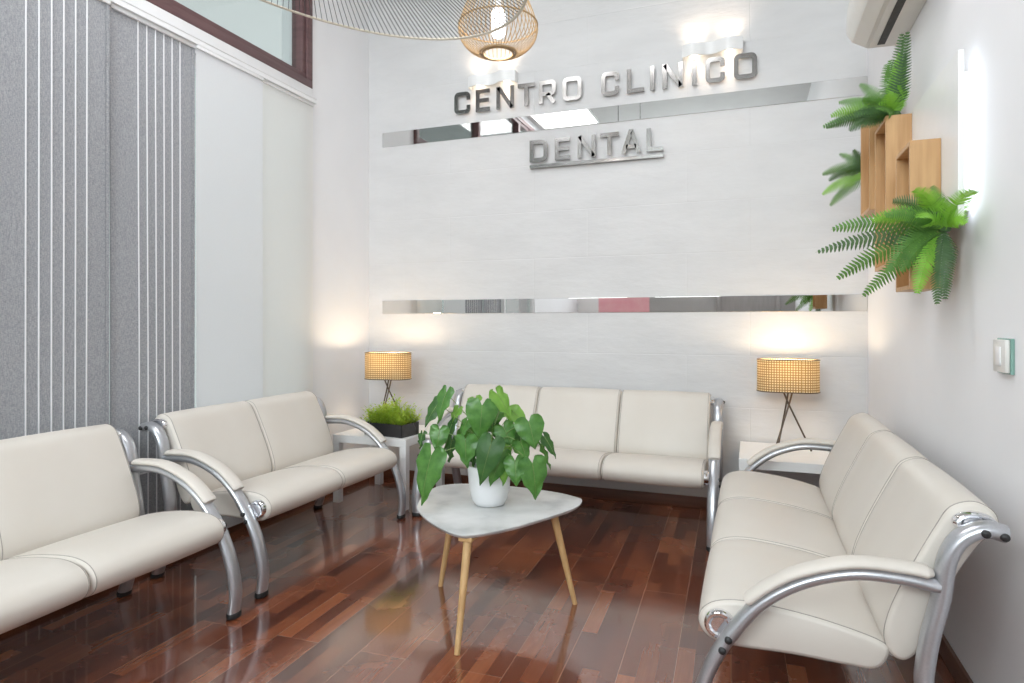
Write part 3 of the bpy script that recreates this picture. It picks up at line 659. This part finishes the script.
leaves = [ # stalk end px, tip px, width px, depth offset, tone
 ((446,393),(435,423),15,-.02,'leaf'),((438.5,403),(422.5,425),15,.0,'leaf_dark'),((439.5,430),(436,453),18,-.05,'leaf'),
 ((431,456),(417.5,505.5),31,-.12,'leaf'),((458,409),(449,425),10,.05,'leaf_light'),((452,424),(442,452),9,.02,'leaf_dark'),
 ((482,406),(479.5,440),29,-.06,'leaf'),((474.5,399),(473,412),17,.06,'leaf_light'),((467,421),(459,438),12,.0,'leaf'),
 ((465.5,440),(464.5,468),23,-.10,'leaf'),((497.5,394),(514.5,418),18,-.02,'leaf_light'),((512,411),(529,425),17,.05,'leaf_light'),
 ((529,422),(536,449),27,-.06,'leaf'),((544.5,437),(558,457),11,-.02,'leaf_dark'),((541.5,445),(553,468),6,.0,'leaf'),
 ((503.5,427),(512.5,446),21,.0,'leaf'),((491,444),(478,486),25,-.16,'leaf_dark'),((501,455),(491,487),21,-.12,'leaf'),
 ((505,463),(503.5,486),13,-.10,'leaf_light'),((515,461),(516.5,487),21,-.14,'leaf'),((532.5,464),(538,500),28,-.14,'leaf'),
 ((521,443),(528.5,461),17,-.06,'leaf'),((422.5,434),(418.5,448),8,.03,'leaf_dark'),((471,449),(472.5,467),13,-.04,'leaf_dark'),
 ((505,446),(510,458),12,-.02,'leaf_light'),((489,420),(497,436),18,.08,'leaf_dark'),((478,430),(484,452),20,.06,'leaf'),
 ((500,410),(492,426),14,.10,'leaf'),((452,440),(447,462),14,.08,'leaf_dark'),((520,432),(522,452),16,.10,'leaf_dark'),
 # leaves on the far side of the pot
 ((465,428),(452,446),22,.18,'leaf'),((495,440),(498,466),24,.20,'leaf_dark'),((515,440),(530,462),22,.20,'leaf')]
r3 = random.Random(11)
for (b,tp,w,do,mm) in leaves:
    base = at_depth(b[0],b[1],D0P+do); tip = at_depth(tp[0],tp[1],D0P+do-.035)
    wid = w/640*(D0P+do)*1.12
    rad = base-Vector((PX_,PY_,base.z)); rad = rad.normalized() if rad.length > .02 else Vector((0,-1,0))
    nrm = -FW*.8 + rad*.35 + UP*.45 + RT*r3.uniform(-.35,.35)
    if do > .15: nrm = rad*.7+UP*.6
    o_ = leaf(base, tip, wid, mm, nrm, r3)
    root = Vector((PX_+r3.uniform(-.025,.025), PY_+r3.uniform(-.025,.025), TZ+.155))
    mid = root.lerp(base,.5)+UP*(.05+.05*r3.random())
    pth = [q-plant.location for q in catmull([root, root.lerp(mid,.5)+UP*.03, mid, base],5)]
    bm = bmesh.new(); sweep(bm, pth, .0021, seg=7, taper=lambda q:1.2-.45*q); link_mesh('leaf_stalk', bm, 'stem', plant)

# ------------------------------------------------------------------ right wall: lit panel, oak boxes, ferns
pn = thing('backlit_panel', 'white wall panel with a cool light strip glowing behind its near edge', 'wall panel', (XR,3.2,1.645))
link_mesh('panel_board', B((-.062,-.69,0),(-.044,.62,.56),.0015), 'white', pn, smooth=False)
link_mesh('spacer', B((-.044,-.58,.04),(-.001,.55,.52)), 'white', pn, smooth=False)
link_mesh('light_strip', B((-.040,-.630,.02),(-.030,-.60,.54)), 'led', pn, smooth=False)
def oak_box(y0, y1, z0, z1, lb):
    t = thing('oak_box_shelf', lb, 'wall shelf', (XR-.063,(y0+y1)/2,z0)); h = (y1-y0)/2; H = z1-z0; D = .098; q = .016
    for nm,lo_,hi_ in (('side_board',(-D,-h,0),(0,-h+q,H)),('side_board',(-D,h-q,0),(0,h,H)),('bottom_board',(-D,-h+q,0),(0,h-q,q)),('top_board',(-D,-h+q,H-q),(0,h-q,H))):
        link_mesh(nm, B(lo_,hi_,.001), 'oak', t, smooth=False)
    link_mesh('back_board', B((-.008,-h+q,q),(0,h-q,H-q)), 'oak', t, smooth=False)
    return t
oak_box(2.707, 2.95, 1.42, 1.965, 'oak box shelf nearest the viewer, lowest of the three, fern spilling from its foot')
oak_box(3.15, 3.41, 1.535, 2.19, 'tallest oak box shelf, in the middle, fern on its top')
oak_box(3.55, 3.82, 1.85, 2.39, 'oak box shelf farthest back and highest of the three')

def frond(parent, base, d0, L, droop, width, mm, r, up=None):
    """fern frond: arching stalk with toothed leaflets on both sides"""
    up = Vector((-.25+r.uniform(-.4,.4), -.85, -.15+r.uniform(-.5,.5))).normalized()
    d = d0.normalized(); pts = []; p = base.copy(); n = 28; width *= 1.15
    for i in range(n+1):
        pts.append(p.copy()); d = (d + Vector((0,0,-droop/n)) ).normalized(); p = p + d*(L/n)
    bm = bmesh.new(); sweep(bm, pts, .0012, seg=5, taper=lambda q:1.1-.8*q)
    for i in range(2, n):
        t = i/n; tang = (pts[min(i+1,n)]-pts[i-1]).normalized()
        sd = tang.cross(up);
        if sd.length < .15: sd = tang.cross(Vector((.7,-.7,.1)))
        sd.normalize(); nn = sd.cross(tang)
        pl = width*min(1, (t*4.2)**.8)*(1-t)**.62*1.12 + .003
        for s in (-1,1):
            a = (sd*s*.90 + tang*.42 + nn*(r.uniform(-.12,.12)-.12)).normalized(); b = a.cross(nn).normalized()
            w = L/n*.46+.0005; K = 6; left = []; right = []
            for k in range(K+1):
                f = k/K; ww = w*(1-f)**.6*(1.0 if k%2 == 0 else .8)*(.8 if k == 0 else 1)
                c = pts[i]+a*pl*f - nn*pl*.22*f*f
                if k == K: left.append(bm.verts.new(c)); right.append(left[-1])
                else: left.append(bm.verts.new(c+b*ww)); right.append(bm.verts.new(c-b*ww))
            for k in range(K):
                if k == K-1: bm.faces.new((left[k],left[K],right[k]))
                else: bm.faces.new((left[k],left[k+1],right[k+1],right[k]))
    off = parent.location
    for v in bm.verts: 
        lim = XR-.004
        if v.co.x > lim: v.co.x = lim - .004*((v.co.x-lim)%1)
        v.co -= off
    return link_mesh('frond', bm, mm, parent, smooth=False)
def fern(loc, lb, specs, seed):
    t = thing('fern', lb, 'plant', loc); r = random.Random(seed)
    for (d, L, dr, w, mm) in specs:
        frond(t, Vector(loc)+Vector((0,r.uniform(-.02,.02),r.uniform(-.01,.01))), Vector(d), L, dr, w, mm, r)
    bm = bmesh.new(); lathe(bm,[(0,-.012),(.018,-.010),(.022,.0),(.016,.012),(0,.016)],seg=12); link_mesh('root_crown', bm, 'fern_dark', t)
    return t
F, FL, FD = 'fern','fern_light','fern_dark'
# local direction: -x = into the room, +y = towards the back wall
fern((XR-.115,3.20,2.205), 'fern growing on top of the tallest oak box shelf', [
  ((.05,-.10,1),.34,.15,.05,FD), ((-.05,.35,1),.30,.2,.055,F), ((.05,.10,1),.27,.2,.05,FL), ((.06,-.42,1),.33,.1,.045,FD), ((.0,-.3,.9),.26,.2,.05,FL), ((-.12,-.25,.95),.24,.2,.05,F), ((-.35,.25,.75),.25,.5,.05,F),
  ((-1,.35,.35),.30,.55,.05,F), ((-1,.15,.28),.28,.6,.045,FD), ((-.8,.6,.6),.28,.8,.05,FL), ((-.9,.2,.6),.27,.9,.05,FL), ((-.7,.1,.75),.25,1.0,.05,F), ((-.75,-.35,.35),.20,.9,.05,FD),
  ((-.45,-.7,.35),.17,.9,.045,F), ((-.9,-.1,.15),.20,1.0,.05,FD), ((-.2,-.5,.6),.15,.8,.05,FL), ((-.3,.8,.5),.2,.8,.05,F),((-.5,-.2,.5),.16,.8,.05,F),((0,-.35,.8),.14,.6,.04,FL)], 5)
fern((XR-.13,3.838,2.10), 'fern leaning out of the far side of the highest oak box shelf', [
  ((-1,.2,.5),.22,.9,.045,F), ((-1,.1,-.1),.24,.7,.05,FL), ((-.8,.2,-.5),.24,.5,.045,F), ((-.9,-.05,.25),.20,1.1,.04,FD), ((-.5,.4,.8),.2,.6,.04,F),((-.4,-.2,.9),.14,.4,.04,FD)], 6)
fern((XR-.075,2.62,1.625), 'bushy fern hanging beside the lowest oak box shelf, under the foot of the white panel', [
  ((-1,.15,.30),.36,.50,.055,F), ((-1,.3,.05),.42,.35,.05,FD), ((-.95,.25,-.25),.38,.45,.055,F), ((-.8,-.1,.55),.24,1.0,.05,FL),
  ((-.8,.3,-.55),.34,.35,.05,F), ((-.35,-.25,.9),.16,.8,.045,FD), ((-.3,-.4,.7),.24,1.1,.05,FL), ((.06,-.5,.6),.26,1.15,.045,FL),
  ((.0,-.65,.25),.25,.9,.04,FL), ((-.3,-.3,-.3),.27,1.3,.05,FL), ((-.05,-.25,-.45),.27,1.0,.042,FD), ((-.55,-.2,-.1),.26,1.2,.05,F), ((-.15,-.3,-.6),.28,.8,.045,FD),
  ((-.6,-.3,.5),.24,1.0,.05,F), ((-.1,.1,.85),.16,1.0,.04,F), ((-.3,-.5,.45),.25,1.15,.05,FL),((-.5,0,.8),.2,1.2,.05,FD),((-.7,-.35,-.3),.22,.9,.05,F)], 8)

# ------------------------------------------------------------------ air conditioner
ac = thing('air_conditioner', 'white split air conditioner high on the right wall above the ferns', 'air conditioner', (XR,3.21,2.675))
prof = [(-.002,.0),(-.155,.004),(-.225,.045),(-.252,.095),(-.245,.22),(-.20,.285),(-.12,.30),(-.002,.30)]
bm = bmesh.new(); prism(bm, prof, 1, -.43, .44); bmesh.ops.bevel(bm, geom=[e for e in bm.edges if e.calc_face_angle(0) > .5], offset=.012, segments=3, affect='EDGES')
link_mesh('casing', bm, 'plastic', ac)
def slope_bar(x0,z0,x1,z1,ya,yb,th,name,m):
    bm = bmesh.new(); d = Vector((x1-x0,z1-z0)).normalized(); nn = Vector((d.y,-d.x))
    if nn.y > 0: nn = -nn
    prism(bm, [(x0,z0),(x1,z1),(x1+nn.x*th,z1+nn.y*th),(x0+nn.x*th,z0+nn.y*th)], 1, ya, yb); link_mesh(name,bm,m,ac,smooth=False)
slope_bar(-.085,.002,-.118,.003,-.40,.40,.003,'air_slot','grille')
slope_bar(-.165,.008,-.222,.041,-.41,.42,.006,'louver','plastic')
slope_bar(-.125,.003,-.153,.003,-.41,.42,.005,'louver','plastic')
for k in range(26):
    pass
# light switch
sw = thing('light_switch', 'white light switch with a clear green-edged surround on the right wall', 'light switch', (XR,2.27,1.15))
link_mesh('surround', B((-.010,-.055,-.002),(-.0005,.055,.102),.002), 'glass_edge', sw, smooth=False)
link_mesh('face_plate', B((-.022,-.050,.002),(-.010,.050,.098),.003), 'plastic', sw)
link_mesh('rocker', B((-.026,-.018,.022),(-.021,.018,.078),.002), 'white_metal', sw)

# ------------------------------------------------------------------ pendants
# rattan pendant
PXc, PYc, PZw = -1.21, 3.05, 2.82
pt = thing('rattan_pendant', 'small golden rattan cage pendant with a lit bulb, hanging at top centre', 'pendant lamp', (PXc,PYc,PZw))
prof_l = catmull([(.200,0,0),(.202,0,-.03),(.188,0,-.075),(.155,0,-.112),(.118,0,-.134),(.092,0,-.140)],5)
prof_u = catmull([(.200,0,0),(.17,0,.085),(.125,0,.18),(.08,0,.27),(.045,0,.34)],4)
NR = 54
for prof_, nm in ((prof_l,'lower_rib'),(prof_u,'upper_rib')):
    for j in range(NR if nm == 'lower_rib' else 40):
        a = 2*PI*j/(NR if nm == 'lower_rib' else 40); bm = bmesh.new()
        sweep(bm, [Vector((p.x*math.cos(a),p.x*math.sin(a),p.z)) for p in prof_], .0023, seg=5)
        link_mesh(nm, bm, 'rattan', pt)
def hoop(r, z, th, name, m, par):
    bm = bmesh.new(); sweep(bm,[Vector((r*math.cos(2*PI*j/48),r*math.sin(2*PI*j/48),z)) for j in range(48)],th,closed=True,seg=8,side=(0,0,1)); return link_mesh(name,bm,m,par)
hoop(.201,0,.0045,'middle_hoop','rattan',pt); hoop(.092,-.141,.006,'bottom_hoop','rattan',pt); hoop(.078,-.143,.007,'bottom_hoop','rattan',pt); hoop(.045,.34,.006,'top_hoop','rattan',pt)
bm = bmesh.new(); lathe(bm,[(0,-.06),(.025,-.058),(.036,-.045),(.036,.06),(.022,.085),(0,.088)],seg=24); link_mesh('bulb', bm, 'bulb', pt)
bm = bmesh.new(); lathe(bm,[(0,.088),(.022,.088),(.022,.15),(0,.15)],seg=16); link_mesh('bulb_socket', bm, 'white', pt)
bm = bmesh.new(); sweep(bm,[Vector((0,0,.14)),Vector((0,0,.5)),Vector((0,0,ZC-PZw-.02))],.003,seg=8); link_mesh('cable', bm, 'black', pt)
bm = bmesh.new(); lathe(bm,[(0,ZC-PZw-.03),(.05,ZC-PZw-.03),(.055,ZC-PZw-.001),(0,ZC-PZw-.001)],seg=24); link_mesh('ceiling_rose', bm, 'white', pt)
ld = bpy.data.lights.new('pendant_light','POINT'); ld.energy = 3; ld.color = (1,.92,.88); ld.shadow_soft_size = .04
lo = bpy.data.objects.new('pendant_light', ld); C.objects.link(lo); lo.parent = pt; lo.location = (0,0,-.09)

# wide string pendant
a_, b_ = .223, .045
nrm = Vector((math.sin(a_)*math.cos(b_), math.sin(a_)*math.sin(b_), math.cos(a_))); e1 = nrm.cross(Vector((.3,1,0))).normalized(); e2 = nrm.cross(e1)
vt = thing('string_pendant', 'very wide tilted ring pendant strung with dark cords, cut off at the top', 'pendant lamp', (-1.268,1.583,2.452))
R0, RI = .70, .10; hub = nrm*.17 + Vector((0,0,.05))
pt3 = lambda r,a: e1*r*math.cos(a)+e2*r*math.sin(a)
bm = bmesh.new(); sweep(bm,[pt3(R0,2*PI*j/120) for j in range(120)],.0048,closed=True,seg=8,side=nrm); link_mesh('outer_ring', bm, 'ring', vt)
bm = bmesh.new(); sweep(bm,[hub+pt3(RI,2*PI*j/40) for j in range(40)],.005,closed=True,seg=8,side=nrm); link_mesh('inner_ring', bm, 'ring', vt)
NS = 200; VL = vt.location
def below_frame_top(a):
    q = VL+pt3(R0,a); d_ = -CS*q.x+CC*q.y
    return (q.z-CAM_H)/d_ if d_ > .2 else 9
order = sorted(range(NS), key=lambda j: below_frame_top(2*PI*j/NS)); rest = bmesh.new()
for k, j in enumerate(order):
    a = 2*PI*j/NS; bm = bmesh.new() if k < 100 else rest
    sweep(bm,[pt3(R0,a),hub+pt3(RI,a+.5)],.0014,seg=4)
    if k < 100: link_mesh('cord', bm, 'string', vt)
sg = link_mesh('cords', rest, 'string', vt); sg['kind'] = 'stuff'
bm = bmesh.new()
for j in range(3): a = 2*PI*j/3; sweep(bm,[hub+pt3(RI,a),hub+Vector((0,0,.10))],.003,seg=6)
link_mesh('hub_bracket', bm, 'ring', vt)
bm = bmesh.new(); sweep(bm,[hub+Vector((0,0,.09)),Vector((hub.x,hub.y,ZC-2.452-.02))],.003,seg=8); link_mesh('cable', bm, 'black', vt)
bm = bmesh.new(); q = ZC-2.452; lathe(bm,[(0,q-.03),(.05,q-.03),(.055,q-.001),(0,q-.001)],hub.x,hub.y,24); link_mesh('ceiling_rose', bm, 'white', vt)
bm = bmesh.new(); hz = hub.z; lathe(bm,[(0,hz+.09),(.018,hz+.09),(.02,hz+.03),(.035,hz),(.03,hz-.03),(0,hz-.045)],hub.x,hub.y,16); link_mesh('bulb', bm, 'white', vt)

# ------------------------------------------------------------------ ceiling fill panels (unseen, added to brighten the room)
first = None
for i,(x,y) in enumerate([(-2.5,.45),(-.3,-1.5),(-1.9,2.25),(-.75,2.25)]):
    t = thing('ceiling_fill', 'square white fill light panel added out of view on the ceiling', 'ceiling light', (x,y,ZC-.03), 0, 'added ceiling fill panels')
    bm = bmesh.new()
    for lo_,hi_ in (((-.42,-.42,0),(.42,-.40,.029)),((-.42,.40,0),(.42,.42,.029)),((-.42,-.40,0),(-.40,.40,.029)),((.40,-.40,0),(.42,.40,.029))): box(bm,lo_,hi_)
    link_mesh('frame', bm, 'white', t, smooth=False)
    link_mesh('diffuser', B((-.40,-.40,.004),(.40,.40,.020)), 'fillpanel', t, smooth=False)

# ------------------------------------------------------------------ world, camera, colour
w = bpy.data.worlds.new('World'); SC.world = w; w.use_nodes = True
bg = w.node_tree.nodes['Background']; bg.inputs[0].default_value = (.80,.86,.87,1); bg.inputs[1].default_value = .75
cd = bpy.data.cameras.new('Camera'); cam = bpy.data.objects.new('Camera', cd); C.objects.link(cam)
cam.location = (0,0,CAM_H); cam.rotation_euler = (PI/2,0,math.asin(CS)); cd.sensor_width = 36; cd.lens = 640/1024*36; cd.shift_y = -19.5/1024; cd.clip_start = .05
SC.camera = cam
SC.view_settings.view_transform = 'Standard'; SC.view_settings.look = 'None'; SC.view_settings.gamma = 1; SC.view_settings.use_curve_mapping = False
SC.view_settings.exposure = 0.24
